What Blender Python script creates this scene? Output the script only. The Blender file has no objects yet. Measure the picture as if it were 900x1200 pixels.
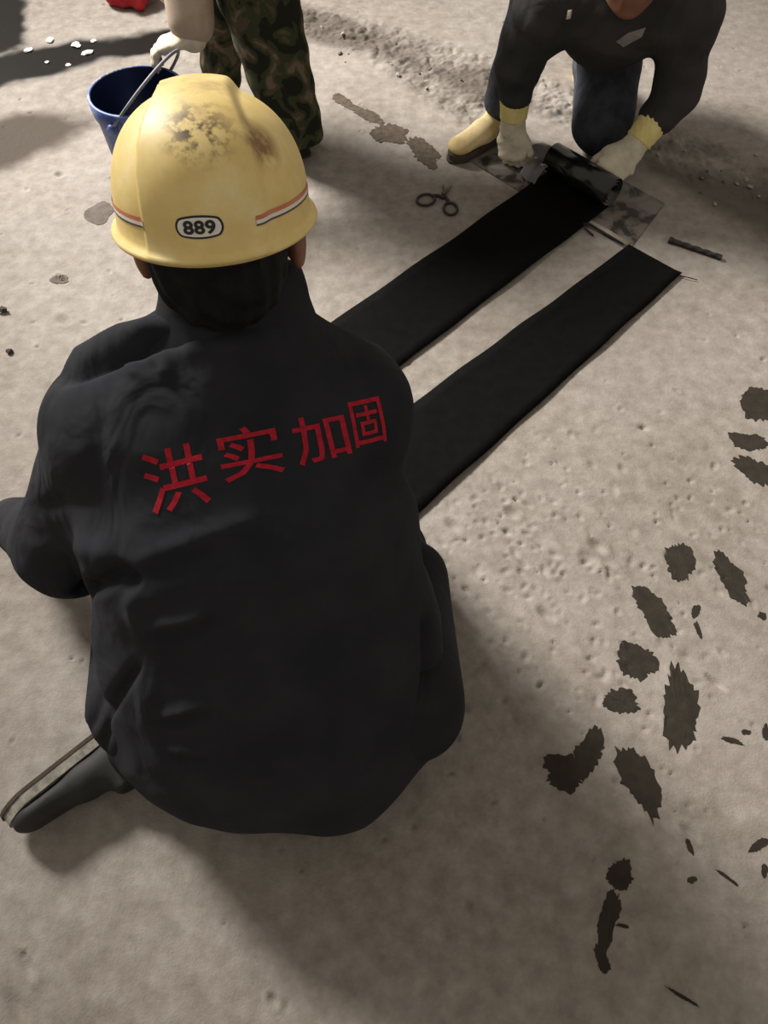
import bpy, bmesh, math, random
import numpy as np
from mathutils import Vector, Matrix
from mathutils.bvhtree import BVHTree

# ------------------------------------------------------------------ camera, world, lights, exposure
PITCH, CAMH, FPX = math.radians(58.0), 1.40, 870.0
scene = bpy.context.scene
COL = scene.collection
cam_d = bpy.data.cameras.new('camera')
cam_d.sensor_fit = 'VERTICAL'; cam_d.sensor_height = 36.0; cam_d.lens = 36.0 * FPX / 1200.0
cam_d.clip_start = 0.02
cam = bpy.data.objects.new('camera', cam_d); COL.objects.link(cam)
cam.location = (0, 0, CAMH); cam.rotation_euler = (math.pi / 2 - PITCH, 0, 0)
scene.camera = cam
w = bpy.data.worlds.new('world'); scene.world = w; w.use_nodes = True
w.node_tree.nodes['Background'].inputs[0].default_value = (1.0, 0.90, 0.78, 1)
w.node_tree.nodes['Background'].inputs[1].default_value = 0.42
def flood_light(name, loc, target, radius, power, color, cone):
    d = bpy.data.lights.new(name, 'SPOT'); d.shadow_soft_size = radius; d.energy = power; d.color = color; d.spot_size = math.radians(cone); d.spot_blend = 1.0
    o = bpy.data.objects.new(name, d); COL.objects.link(o); o.location = loc
    o.rotation_euler = (Vector(target) - Vector(loc)).to_track_quat('-Z', 'Y').to_euler()
    return o
flood_light('site_floodlight', (-4.35, 5.45, 4.9), (0.0, 2.05, 0.0), 1.1, 7500, (1.0, 0.95, 0.90), 40)
scene.view_settings.view_transform = 'Standard'; scene.view_settings.look = 'None'
scene.view_settings.exposure = 0.0; scene.view_settings.gamma = 1.0
scene.view_settings.use_curve_mapping = False

# ------------------------------------------------------------------ pixel helpers
cF = np.array([0, math.cos(PITCH), -math.sin(PITCH)]); cU = np.array([0, math.sin(PITCH), math.cos(PITCH)])
cO = np.array([0, 0, CAMH])
def ray(x, y):
    return (x - 450) * np.array([1., 0, 0]) + (600 - y) * cU + FPX * cF
def fl(x, y, z=0.0):
    d = ray(x, y); return cO + (z - CAMH) / d[2] * d
def proj(P):
    q = np.asarray(P) - cO; dep = q @ cF
    return 450 + FPX * q[..., 0] / dep, 600 - FPX * (q @ cU) / dep

# ------------------------------------------------------------------ materials
def lin(c):
    return tuple(((v / 255) / 12.92 if v / 255 <= .04045 else ((v / 255 + .055) / 1.055) ** 2.4) for v in c)
class NT:
    def __init__(s, name):
        s.m = bpy.data.materials.new(name); s.m.use_nodes = True
        s.n = s.m.node_tree.nodes; s.l = s.m.node_tree.links
        s.b = s.n['Principled BSDF']; s.tc = s.n.new('ShaderNodeTexCoord')
    def new(s, t, **kw):
        n = s.n.new(t)
        for k, v in kw.items(): setattr(n, k, v)
        return n
    def noise(s, scale, detail=4, rough=.55, coord='Object', dist=0.0):
        n = s.new('ShaderNodeTexNoise'); n.inputs['Scale'].default_value = scale; n.inputs['Detail'].default_value = detail
        n.inputs['Roughness'].default_value = rough; n.inputs['Distortion'].default_value = dist
        s.l.new(s.tc.outputs[coord], n.inputs['Vector']); return n
    def ramp(s, src, stops):
        r = s.new('ShaderNodeValToRGB'); e = r.color_ramp.elements
        while len(e) < len(stops): e.new(.5)
        for i, (p, c) in enumerate(stops):
            e[i].position = p; e[i].color = (*c, 1) if len(c) == 3 else c
        s.l.new(src, r.inputs[0]); return r
    def mix(s, fac, a, b):
        m = s.new('ShaderNodeMix', data_type='RGBA')
        for sock, v in ((m.inputs[0], fac), (m.inputs[6], a), (m.inputs[7], b)):
            if hasattr(v, 'is_output') or isinstance(v, bpy.types.NodeSocket): s.l.new(v, sock)
            elif isinstance(v, (int, float)): sock.default_value = v
            else: sock.default_value = (*v, 1)
        return m.outputs[2]
    def bump(s, h, strength, dist):
        b = s.new('ShaderNodeBump'); b.inputs['Strength'].default_value = strength; b.inputs['Distance'].default_value = dist
        s.l.new(h, b.inputs['Height']); s.l.new(b.outputs[0], s.b.inputs['Normal']); return b
    def col(s, v): s.l.new(v, s.b.inputs['Base Color'])
def simple(name, a, b=None, scale=20, rough=.7, bump=0, bscale=200, bdist=.001, metal=0, spec=.5, lo=.35, hi=.65, sheen=0):
    t = NT(name); a = lin(a)
    if b:
        n = t.noise(scale); r = t.ramp(n.outputs[0], [(lo, a), (hi, lin(b))]); t.col(r.outputs[0])
    else: t.b.inputs['Base Color'].default_value = (*a, 1)
    t.b.inputs['Roughness'].default_value = rough; t.b.inputs['Metallic'].default_value = metal
    t.b.inputs['Specular IOR Level'].default_value = spec
    if sheen: t.b.inputs['Sheen Weight'].default_value = sheen
    if bump:
        n2 = t.noise(bscale, 3); t.bump(n2.outputs[0], bump, bdist)
    return t.m

M = {}
def cloth_wrinkles(m, scale, dist):   # soft creases on top of the weave
    nt = m.node_tree; bp = [n for n in nt.nodes if n.type == 'BUMP'][0]; tc = [n for n in nt.nodes if n.type == 'TEX_COORD'][0]
    mp = nt.nodes.new('ShaderNodeMapping'); mp.inputs['Scale'].default_value = (1.0, .8, .55)
    no = nt.nodes.new('ShaderNodeTexNoise'); no.inputs['Scale'].default_value = scale; no.inputs['Detail'].default_value = 2.5; no.inputs['Distortion'].default_value = .9
    b2 = nt.nodes.new('ShaderNodeBump'); b2.inputs['Strength'].default_value = .55; b2.inputs['Distance'].default_value = dist
    nt.links.new(tc.outputs['Object'], mp.inputs[0]); nt.links.new(mp.outputs[0], no.inputs['Vector']); nt.links.new(no.outputs[0], b2.inputs['Height']); nt.links.new(b2.outputs[0], bp.inputs['Normal'])
M['jacket'] = simple('charcoal_cotton', (37, 38, 42), (45, 46, 50), 9, .95, .25, 900, .0006, spec=.12)
M['trousers'] = simple('charcoal_trouser_cloth', (36, 37, 40), (43, 43, 47), 9, .95, .25, 900, .0006, spec=.12)
M['jacket_far'] = simple('dark_grey_work_cloth', (50, 50, 51), (62, 61, 60), 9, .95, .2, 700, .0006, spec=.12)
M['blue_trousers'] = simple('faded_blue_grey_denim', (52, 54, 60), (72, 75, 82), 20, .95, .2, 600, .0006, spec=.12)
for k_ in ('jacket', 'trousers', 'jacket_far', 'blue_trousers'): cloth_wrinkles(M[k_], 11, .03)
M['skin'] = simple('tan_skin', (120, 78, 60), (136, 92, 70), 25, .55, .1, 300, .0006)
M['hair'] = simple('black_hair', (12, 11, 11), (22, 20, 19), 60, .7, .5, 500, .002, spec=.2)
M['eye'] = simple('eye_white', (215, 210, 200), rough=.2)
M['glove'] = simple('cream_knit_glove', (186, 178, 160), (214, 206, 186), 22, .95, .5, 420, .0015, spec=.1)
M['cuff'] = simple('yellow_knit_cuff', (216, 200, 128), (230, 216, 150), 30, .95, .5, 420, .0015, spec=.1)
M['sleeve_pale'] = simple('pale_beige_sleeve', (150, 134, 118), (172, 157, 141), 14, .95, .3, 500, .001, spec=.1)
M['red_print'] = simple('red_screen_print', (150, 24, 40), (176, 34, 52), 130, .8, spec=.2)
M['shoe'] = simple('black_worn_shoe', (17, 17, 15), (30, 29, 26), 30, .7, .2, 300, .001)
M['sole'] = simple('grey_dusty_sole', (96, 94, 86), (140, 136, 124), 60, .9)
M['soledark'] = simple('brown_outsole', (52, 42, 33), (66, 54, 44), 40, .9)
M['boot'] = simple('tan_suede_boot', (196, 172, 120), (222, 204, 158), 18, .9, .2, 300, .001, spec=.1)
M['bootsole'] = simple('brown_boot_sole', (58, 48, 40), (76, 64, 54), 40, .9)
M['white'] = simple('sticker_white', (226, 222, 212), rough=.5)
M['black'] = simple('sticker_black', (22, 20, 18), rough=.5)
M['red_stripe'] = simple('red_stripe_tape', (196, 112, 78), (208, 132, 98), 60, .5)
M['grey_stripe'] = simple('dark_stripe_tape', (84, 72, 62), rough=.5)
M['metal'] = simple('dull_steel', (70, 68, 66), (96, 92, 88), 60, .45, metal=.7)
M['blackplastic'] = simple('black_plastic', (22, 23, 20), (34, 34, 30), 60, .5)
M['carbon'] = simple('black_carbon_fibre_cloth', (9, 8, 7), (13, 12, 11), 35, .85, .4, 700, .001, spec=.06)
M['carbon_gloss'] = simple('resin_wet_carbon_fibre', (14, 13, 14), (24, 23, 24), 30, .22, spec=.6)
M['film'] = simple('grey_plastic_film', (74, 72, 72), (104, 101, 100), 14, .3)
M['board'] = None
M['stain'] = simple('dark_resin_stain', (36, 31, 24), (46, 40, 32), 40, .75, .3, 250, .001, spec=.25)
M['stain_old'] = simple('dried_grey_stain', (68, 60, 50), (90, 80, 69), 60, .85, .2, 250, .001, spec=.2)
M['pit'] = simple('grey_spall', (78, 70, 63), (100, 91, 83), 40, .95)
M['chip'] = simple('pale_plaster', (200, 192, 180), (224, 216, 206), 60, .9)
M['crumb'] = simple('concrete_crumb', (132, 125, 116), (152, 146, 138), 60, .95)
M['red_cloth'] = simple('red_cloth', (150, 24, 34), (190, 44, 50), 18, .9)
M['pebble'] = simple('dark_stone', (44, 40, 36), (66, 60, 54), 60, .9)

t = NT('camouflage_cloth')
n = t.noise(16, 2, .5, dist=.6); r = t.ramp(n.outputs[0], [(.36, lin((36, 38, 31))), (.45, lin((58, 62, 44))), (.54, lin((80, 72, 56))), (.62, lin((104, 94, 78)))])
r.color_ramp.interpolation = 'CONSTANT'
t.col(r.outputs[0]); t.b.inputs['Roughness'].default_value = .95; t.b.inputs['Specular IOR Level'].default_value = .1
M['camo'] = t.m

t = NT('smeared_board')
n = t.noise(16, 5, .6, dist=.5); r = t.ramp(n.outputs[0], [(.42, lin((34, 31, 29))), (.5, lin((92, 85, 80))), (.62, lin((112, 104, 98)))])
t.col(r.outputs[0]); t.b.inputs['Roughness'].default_value = .55
M['board'] = t.m

t = NT('blue_scuffed_plastic')
n = t.noise(9, 6, .65); r = t.ramp(n.outputs[0], [(.40, lin((40, 64, 126))), (.52, lin((92, 112, 164))), (.62, lin((178, 184, 204)))])
t.col(r.outputs[0]); t.b.inputs['Roughness'].default_value = .5
M['bucket'] = t.m
M['bucket_in'] = simple('navy_resin_coated_plastic', (14, 22, 48), (20, 32, 66), 14, .35)

# yellow hard hat: plastic with scuffs and dark smudges at fixed places of the shell
t = NT('yellow_scuffed_hard_hat_plastic')
n1 = t.noise(22, 6, .65)
base = t.ramp(n1.outputs[0], [(.3, lin((216, 188, 114))), (.55, lin((226, 202, 132))), (.75, lin((232, 214, 160)))])
sep = t.new('ShaderNodeSeparateXYZ'); t.l.new(t.tc.outputs['Object'], sep.inputs[0])
def smudge(cx, cy, cz, rad, sc, lo, hi):
    v = t.new('ShaderNodeVectorMath', operation='DISTANCE'); v.inputs[1].default_value = (cx, cy, cz)
    t.l.new(t.tc.outputs['Object'], v.inputs[0])
    mr = t.new('ShaderNodeMapRange'); mr.inputs[1].default_value = rad; mr.inputs[2].default_value = rad * .35
    t.l.new(v.outputs['Value'], mr.inputs[0])
    nn = t.noise(sc, 4, .6); rr = t.new('ShaderNodeMapRange'); rr.inputs[1].default_value = lo; rr.inputs[2].default_value = hi
    t.l.new(nn.outputs[0], rr.inputs[0])
    mm = t.new('ShaderNodeMath', operation='MULTIPLY'); t.l.new(mr.outputs[0], mm.inputs[0]); t.l.new(rr.outputs[0], mm.inputs[1])
    return mm.outputs[0]
HATSM = [((.004, -.092, .076), .042, 75, .45, .58), ((.060, -.078, .066), .032, 40, .36, .56), ((.005, -.045, .108), .08, 30, .48, .72)]
c = base.outputs[0]
for (p, rad, sc, lo, hi), dk in zip([(*a[:1], *a[1:]) for a in HATSM], ((72, 54, 32), (134, 98, 58), (184, 158, 106))):
    c = t.mix(smudge(*p, rad, sc, lo, hi), c, lin(dk))
t.col(c); t.b.inputs['Roughness'].default_value = .5
n3 = t.noise(60, 3); t.bump(n3.outputs[0], .05, .002)
M['hat'] = t.m

# ------------------------------------------------------------------ numpy noise, mesh helpers
def vnoise(x, y, scale, seed, octaves=3, z=None):
    rs = np.random.RandomState(seed); out = np.zeros(np.broadcast(x, y).shape); amp = 1; tot = 0
    for o in range(octaves):
        T = rs.rand(64, 64); u = x * scale + 17.3 * o; v = y * scale + 9.1 * o
        if z is not None: u = u + z * scale * .73; v = v + z * scale * .61
        i = np.floor(u).astype(int); j = np.floor(v).astype(int); fu = u - i; fv = v - j
        fu = fu * fu * (3 - 2 * fu); fv = fv * fv * (3 - 2 * fv)
        a = T[i % 64, j % 64]; b = T[(i + 1) % 64, j % 64]; c_ = T[i % 64, (j + 1) % 64]; d = T[(i + 1) % 64, (j + 1) % 64]
        out += amp * ((a * (1 - fu) + b * fu) * (1 - fv) + (c_ * (1 - fu) + d * fu) * fv); tot += amp; amp *= .5; scale *= 2.03
    return out / tot

def mesh_obj(name, V, Fc, mat, parent=None, smooth=True):
    me = bpy.data.meshes.new(name)
    V = np.asarray(V, dtype=np.float32); Fa = np.asarray(Fc) if len(set(map(len, Fc))) == 1 else None
    if Fa is not None:
        k = Fa.shape[1]
        me.vertices.add(len(V)); me.vertices.foreach_set('co', V.ravel())
        me.loops.add(Fa.size); me.loops.foreach_set('vertex_index', Fa.ravel().astype(np.int32))
        me.polygons.add(len(Fa)); me.polygons.foreach_set('loop_start', np.arange(0, Fa.size, k, dtype=np.int32))
        me.update(calc_edges=True); me.validate()
    else:
        me.from_pydata(V.tolist(), [], [list(f) for f in Fc])
    if smooth: me.polygons.foreach_set('use_smooth', np.ones(len(me.polygons), dtype=bool))
    o = bpy.data.objects.new(name, me); COL.objects.link(o)
    if mat: me.materials.append(mat)
    if parent is not None:
        o.parent = parent; o.matrix_parent_inverse = parent.matrix_world.inverted()
    return o
def empty(name, loc=(0, 0, 0)):
    o = bpy.data.objects.new(name, None); COL.objects.link(o); o.location = loc; o.empty_display_size = .05
    o.matrix_world = Matrix.Translation(loc); return o
def tag(o, label, cat, group=None):
    o['label'] = label; o['category'] = cat
    if group: o['group'] = group
    return o
def A(*v): return np.array(v, dtype=float)
def unit(v): v = np.asarray(v, float); return v / np.linalg.norm(v)

# ------------------------------------------------------------------ signed distance modelling
class Field:
    def __init__(s, h): s.h = h; s.prims = []
    def ecap(s, a, b, ra, rb, lat=(1, 0, 0), k=.02, cap=None):
        a, b = A(*a), A(*b)
        ra = (ra, ra) if np.isscalar(ra) else ra; rb = (rb, rb) if np.isscalar(rb) else rb
        s.prims.append(('e', a, b, ra, rb, A(*lat), k, cap)); return s
    def ell(s, c, r, ax=None, k=.02, sub=False):
        s.prims.append(('s' if sub else 'o', A(*c), np.array(r, float), np.eye(3) if ax is None else np.array(ax, float), k)); return s
    def plane(s, p, nrm, k=.004):   # removes what lies on the side nrm points to
        s.prims.append(('p', A(*p), unit(nrm), k)); return s
    def chain(s, pts, rad, lat=(1, 0, 0), k=.02):
        for i in range(len(pts) - 1): s.ecap(pts[i], pts[i + 1], rad[i], rad[i + 1], lat, k)
        return s
    def build(s, smooth=2, noise=None):
        h = s.h; lo = np.full(3, 1e9); hi = -lo
        for p in s.prims:
            if p[0] == 'e':
                R = max(*p[3], *p[4]); lo = np.minimum(lo, np.minimum(p[1], p[2]) - R); hi = np.maximum(hi, np.maximum(p[1], p[2]) + R)
            elif p[0] == 'o': R = p[2].max(); lo = np.minimum(lo, p[1] - R); hi = np.maximum(hi, p[1] + R)
        lo -= 5 * h; hi += 5 * h
        N = np.ceil((hi - lo) / h).astype(int) + 1
        D = np.full(N, 1.0, dtype=np.float32)
        ax = [lo[i] + h * np.arange(N[i]) for i in range(3)]
        for p in s.prims:
            if p[0] == 'p':
                d = (ax[0][:, None, None] - p[1][0]) * p[2][0] + (ax[1][None, :, None] - p[1][1]) * p[2][1] + (ax[2][None, None, :] - p[1][2]) * p[2][2]
                D = np.maximum(D, d).astype(np.float32); continue
            if p[0] == 'e': R = max(*p[3], *p[4]) + 2.2 * p[6] + 3 * h; l = np.minimum(p[1], p[2]) - R; u = np.maximum(p[1], p[2]) + R
            else: R = p[2].max() + 2.2 * p[4] + 3 * h; l = p[1] - R; u = p[1] + R
            i0 = np.clip(np.floor((l - lo) / h).astype(int), 0, N); i1 = np.clip(np.ceil((u - lo) / h).astype(int) + 1, 0, N)
            X = ax[0][i0[0]:i1[0], None, None]; Y = ax[1][None, i0[1]:i1[1], None]; Z = ax[2][None, None, i0[2]:i1[2]]
            if p[0] == 'e':
                _, a, b, ra, rb, lat, k, cap = p
                ba = b - a; L = max(np.linalg.norm(ba), 1e-6); t_ = ba / L
                lat = lat - t_ * (lat @ t_); lat = lat / max(np.linalg.norm(lat), 1e-6); nn = np.cross(t_, lat)
                qx, qy, qz = X - a[0], Y - a[1], Z - a[2]
                s_ = qx * t_[0] + qy * t_[1] + qz * t_[2]; hh = np.clip(s_ / L, 0, 1)
                ov = s_ - hh * L
                uu = qx * lat[0] + qy * lat[1] + qz * lat[2]; vv = qx * nn[0] + qy * nn[1] + qz * nn[2]
                w_ = ra[0] + (rb[0] - ra[0]) * hh; d_ = ra[1] + (rb[1] - ra[1]) * hh
                m = np.minimum(w_, d_); cc = m if cap is None else cap
                d = (np.sqrt((uu / w_) ** 2 + (vv / d_) ** 2 + (ov / cc) ** 2) - 1) * m
            else:
                _, c0, r0, ax0, k = p
                q = [(X - c0[0]) * e[0] + (Y - c0[1]) * e[1] + (Z - c0[2]) * e[2] for e in ax0]
                d = (np.sqrt(sum((q[i] / r0[i]) ** 2 for i in range(3))) - 1) * r0.min()
            S = D[i0[0]:i1[0], i0[1]:i1[1], i0[2]:i1[2]]
            if p[0] == 's':
                S[...] = np.maximum(S, -d)
            else:
                g = np.clip(.5 + .5 * (d - S) / k, 0, 1)
                S[...] = d + (S - d) * g - k * g * (1 - g) if False else (d * (1 - g) + S * g - k * g * (1 - g))
        if noise is not None: D = D + noise(ax[0][:, None, None], ax[1][None, :, None], ax[2][None, None, :]).astype(np.float32)
        # surface nets
        ins = D < 0; n0, n1, n2 = [v - 1 for v in N]
        acc = np.zeros((n0, n1, n2, 3), dtype=np.float32); cnt = np.zeros((n0, n1, n2), dtype=np.float32); quads = []
        crosses = []
        for axis in range(3):
            sl0 = [slice(None)] * 3; sl1 = [slice(None)] * 3; sl0[axis] = slice(0, -1); sl1[axis] = slice(1, None)
            d0, d1 = D[tuple(sl0)], D[tuple(sl1)]; cr = ins[tuple(sl0)] != ins[tuple(sl1)]
            tt = np.where(cr, d0 / np.where(d0 == d1, 1, d0 - d1), 0).astype(np.float32)
            o1, o2 = [(1, 2), (0, 2), (0, 1)][axis]
            for j in (0, 1):
                for k in (0, 1):
                    sl = [slice(None)] * 3; sl[o1] = slice(j, (j - 1) or None); sl[o2] = slice(k, (k - 1) or None)
                    cs = cr[tuple(sl)]; acc[..., axis] += tt[tuple(sl)]; acc[..., o1] += j * cs; acc[..., o2] += k * cs; cnt += cs
            crosses.append((cr, ins[tuple(sl0)]))
        idx = -np.ones((n0, n1, n2), dtype=np.int64); act = cnt > 0; idx[act] = np.arange(act.sum())
        ijk = np.argwhere(act); V = lo + h * (ijk + acc[act] / cnt[act][:, None])
        for axis in range(3):
            cr, i_ = crosses[axis]; o1, o2 = [(1, 2), (2, 0), (0, 1)][axis]
            e = np.argwhere(cr); e = e[(e[:, o1] > 0) & (e[:, o2] > 0) & (e[:, o1] < N[o1] - 1) & (e[:, o2] < N[o2] - 1)]
            def cell(d1_, d2_):
                q = e.copy(); q[:, o1] -= d1_; q[:, o2] -= d2_; return idx[q[:, 0], q[:, 1], q[:, 2]]
            Q = np.stack([cell(1, 1), cell(0, 1), cell(0, 0), cell(1, 0)], 1)
            fl_ = ~i_[e[:, 0], e[:, 1], e[:, 2]]; Q[fl_] = Q[fl_][:, ::-1]; quads.append(Q)
        Q = np.concatenate(quads); Q = Q[(Q >= 0).all(1)]
        return lap(V, Q, smooth), Q
def lap(V, Q, it, lam=.5):
    E_ = np.concatenate([Q[:, [0, 1]], Q[:, [1, 2]], Q[:, [2, 3]], Q[:, [3, 0]]])
    n_ = len(V); deg = np.bincount(E_[:, 0], minlength=n_) + np.bincount(E_[:, 1], minlength=n_)
    for _ in range(it):
        S = np.stack([np.bincount(E_[:, 0], V[E_[:, 1], i], n_) + np.bincount(E_[:, 1], V[E_[:, 0], i], n_) for i in range(3)], 1)
        V = V + lam * (S / np.maximum(deg, 1)[:, None] - V)
    return V
def vnormals(V, Q):
    fn = np.cross(V[Q[:, 2]] - V[Q[:, 0]], V[Q[:, 3]] - V[Q[:, 1]]); out = np.zeros_like(V)
    for c_ in range(4):
        for i in range(3): out[:, i] += np.bincount(Q[:, c_], fn[:, i], len(V))
    return out / np.maximum(np.linalg.norm(out, axis=1), 1e-9)[:, None]
def folds(V, Q, lines, wob=None):
    """creases and ridges along polylines picked on the photograph, pressed into the visible side of the cloth:
    (points, depth in metres (negative is a groove), half width in metres)"""
    Nn = vnormals(V, Q); face = ((cO - V) * Nn).sum(1) > 0
    u, v = proj(V); dep = (V - cO) @ cF; disp = np.zeros(len(V))
    for pts, amp, wid in lines:
        pts = np.array(pts, float); best = np.full(len(V), 1e9); tb = np.zeros(len(V)); acc = 0; L = np.linalg.norm(np.diff(pts, axis=0), axis=1); T = L.sum()
        for i in range(len(pts) - 1):
            a, b = pts[i], pts[i + 1]; d = b - a; tt = np.clip(((u - a[0]) * d[0] + (v - a[1]) * d[1]) / (d @ d), 0, 1)
            ds = np.hypot(u - a[0] - tt * d[0], v - a[1] - tt * d[1]); m = ds < best
            best[m] = ds[m]; tb[m] = ((acc + tt * L[i]) / T)[m]; acc += L[i]
        taper = np.clip(np.minimum(tb, 1 - tb) * 5, 0.12, 1)
        disp += amp * taper * np.exp(-(best * dep / FPX / wid) ** 2)
    return V + Nn * (disp * face)[:, None]

def tube(pts, r, closed=False, seg=8):
    pts = [A(*p) for p in pts]; n_ = len(pts); V = []; Fc = []; up = None
    for i, p in enumerate(pts):
        a = pts[(i - 1) % n_] if closed or i else p; b = pts[(i + 1) % n_] if closed or i < n_ - 1 else p
        t_ = unit(b - a); ref = A(0, 0, 1) if abs(t_[2]) < .9 else A(1, 0, 0)
        x_ = unit(np.cross(t_, ref)); y_ = np.cross(x_, t_); rr = r[i] if not np.isscalar(r) else r
        for s in range(seg):
            an = 2 * math.pi * s / seg; V.append(p + rr * (math.cos(an) * x_ + math.sin(an) * y_))
    for i in range(n_ if closed else n_ - 1):
        for s in range(seg):
            j = (i + 1) % n_; Fc.append([i * seg + s, i * seg + (s + 1) % seg, j * seg + (s + 1) % seg, j * seg + s])
    if not closed:
        V.append(pts[0]); V.append(pts[-1]); q = len(V) - 2
        for s in range(seg): Fc.append([q, (s + 1) % seg, s]); Fc.append([q + 1, (n_ - 1) * seg + s, (n_ - 1) * seg + (s + 1) % seg])
    return V, Fc
def slab(outline, z0, z1):   # outline: list of (x,y[,dz]); straight-sided plate
    n_ = len(outline); V = [(p[0], p[1], z0) for p in outline] + [(p[0], p[1], z1) for p in outline]
    Fc = [list(range(n_))[::-1], [n_ + i for i in range(n_)]] + [[i, (i + 1) % n_, n_ + (i + 1) % n_, n_ + i] for i in range(n_)]
    return V, Fc
def lathe(prof, seg=48, c=(0, 0, 0)):
    V = []; Fc = []
    for r_, z_ in prof:
        for s in range(seg):
            an = 2 * math.pi * s / seg; V.append((c[0] + r_ * math.cos(an), c[1] + r_ * math.sin(an), c[2] + z_))
    for i in range(len(prof) - 1):
        for s in range(seg): Fc.append([i * seg + s, i * seg + (s + 1) % seg, (i + 1) * seg + (s + 1) % seg, (i + 1) * seg + s])
    return V, Fc

# ------------------------------------------------------------------ floor
def seg_dist(x, y, a, b):
    d = b - a; t_ = np.clip(((x - a[0]) * d[0] + (y - a[1]) * d[1]) / (d @ d), 0, 1)
    return np.hypot(x - a[0] - t_ * d[0], y - a[1] - t_ * d[1]), t_
ST = .0046
gx = np.concatenate([-np.geomspace(9, 1.75, 22), np.arange(-1.7, 1.7, ST), np.geomspace(1.75, 9, 22)])
gy = np.concatenate([-np.geomspace(7, .45, 20), np.arange(-.4, 3.7, ST), np.geomspace(3.75, 11, 22)])
GX, GY = np.meshgrid(gx, gy, indexing='ij')
def smooth01(x, a, b): q = np.clip((x - a) / (b - a), 0, 1); return q * q * (3 - 2 * q)
def P2(x, y): return fl(x, y)[:2]
rough_mask = 0 * GX
for a, b, wd in (((350, 20), (600, 95), .16), ((600, 95), (780, 175), .15), ((770, 165), (930, 235), .16), ((470, 70), (560, 130), .13)):
    d, _ = seg_dist(GX, GY, P2(*a), P2(*b)); rough_mask = np.maximum(rough_mask, 1 - smooth01(d, wd * .3, wd))
pit_c = P2(590, 650); pitd = np.exp(-(((GX - pit_c[0]) / .42) ** 2 + ((GY - pit_c[1]) / .33) ** 2))
sheet_c = P2(600, 400)
calm = smooth01(np.minimum(seg_dist(GX, GY, A(-.3, 1.2), A(.65, 2.05))[0], seg_dist(GX, GY, A(-.1, .9), A(.76, 1.71))[0]), .13, .24)
HZ = (vnoise(GX, GY, 3.1, 1, 2) - .5) * .004 + (vnoise(GX, GY, 16, 2, 3) - .5) * .0030 * (.4 + pitd * .3)
# trowel drags: stretched noise
HZ += (vnoise(GX * .8 + GY * .6, (GY * .8 - GX * .6) * .22, 90, 5, 2) - .5) * .0040 * (.2 + pitd)
HZ += rough_mask * (np.abs(vnoise(GX, GY, 22, 7, 4) - .5) * 2 - .25) * .022
HZ = np.minimum(HZ, .0012 + .012 * rough_mask)
rs = np.random.RandomState(3)
ixs = lambda v, g: np.searchsorted(g, v)
def stamp(px_, py_, r0, el, an, dep, rim):
    i0, i1 = ixs(px_ - 3 * r0 * el, gx), ixs(px_ + 3 * r0 * el, gx); j0, j1 = ixs(py_ - 3 * r0 * el, gy), ixs(py_ + 3 * r0 * el, gy)
    if i1 <= i0 or j1 <= j0: return
    X = GX[i0:i1, j0:j1] - px_; Y = GY[i0:i1, j0:j1] - py_
    u = (X * math.cos(an) + Y * math.sin(an)) / el; v = -X * math.sin(an) + Y * math.cos(an); q = np.hypot(u, v) / r0
    HZ[i0:i1, j0:j1] += -dep * np.exp(-q ** 2 * 1.6) + rim * np.exp(-((q - 1.35) / .4) ** 2)
for i in range(800):
    if i < 430: p = pit_c + rs.randn(2) * (.30, .24)
    else: p = np.array([rs.uniform(-1.5, 1.5), rs.uniform(-.2, 3.4)])
    r0 = rs.uniform(.0032, .0085) if i < 430 else rs.uniform(.003, .007)
    stamp(p[0], p[1], r0, rs.uniform(1, 2.0), rs.uniform(0, math.pi), rs.uniform(.002, .0065), rs.uniform(0, .0016))
for x, y, r0, el in ((838, 800, .007, 3), (808, 975, .008, 2.2), (640, 720, .01, 2), (30, 1130, .01, 2.5), (20, 1180, .012, 2.2), (75, 375, .014, 1.8), (72, 327, .011, 2), (320, 1172, .008, 1.4), (70, 205, .012, 1.3), (690, 655, .014, 1.6), (530, 615, .013, 1.6), (600, 600, .014, 1.3), (700, 640, .012, 1.8)):
    p = P2(x, y); stamp(p[0], p[1], r0, el, -.8, .007, .002)
HZ = np.where(calm < .999, HZ * calm + np.minimum(HZ, 0) * (1 - calm) * .3, HZ)
def height(x, y):
    i = np.clip(np.searchsorted(gx, x), 1, len(gx) - 1); j = np.clip(np.searchsorted(gy, y), 1, len(gy) - 1)
    return max(HZ[i, j], HZ[i - 1, j], HZ[i, j - 1], HZ[i - 1, j - 1])
# wet puddle band and dirt, plus a shadow painted into the floor colour
wv = (vnoise(GX, GY, 5, 11, 4) - .5) * .16
def quadmask(pts, edge):
    pts = [P2(*p) for p in pts]; m = np.full(GX.shape, 1e9)
    cx = np.mean(pts, axis=0)
    for i in range(len(pts)):
        a, b = pts[i], pts[(i + 1) % len(pts)]; nrm = np.array([b[1] - a[1], a[0] - b[0]]); nrm = nrm / np.linalg.norm(nrm)
        if (cx - a) @ nrm < 0: nrm = -nrm
        m = np.minimum(m, (GX - a[0]) * nrm[0] + (GY - a[1]) * nrm[1])
    return smooth01(m + wv, -edge, edge)
wet = np.maximum(quadmask([(-160, 55), (30, 48), (90, 38), (200, 14), (262, -4), (262, 50), (130, 76), (20, 104), (-160, 150)], .03),
                 quadmask([(-160, -60), (12, -60), (22, 20), (24, 50), (-160, 90)], .03))
HZ = HZ * (1 - .9 * wet) - .001 * wet
damp_shade = quadmask([(-160, 150), (30, 138), (112, 122), (122, 150), (50, 178), (-20, 196), (-160, 230)], .045)
damp_shade = np.maximum(damp_shade, rough_mask * .55 * smooth01(vnoise(GX, GY, 7, 21, 4), .35, .6))
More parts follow.
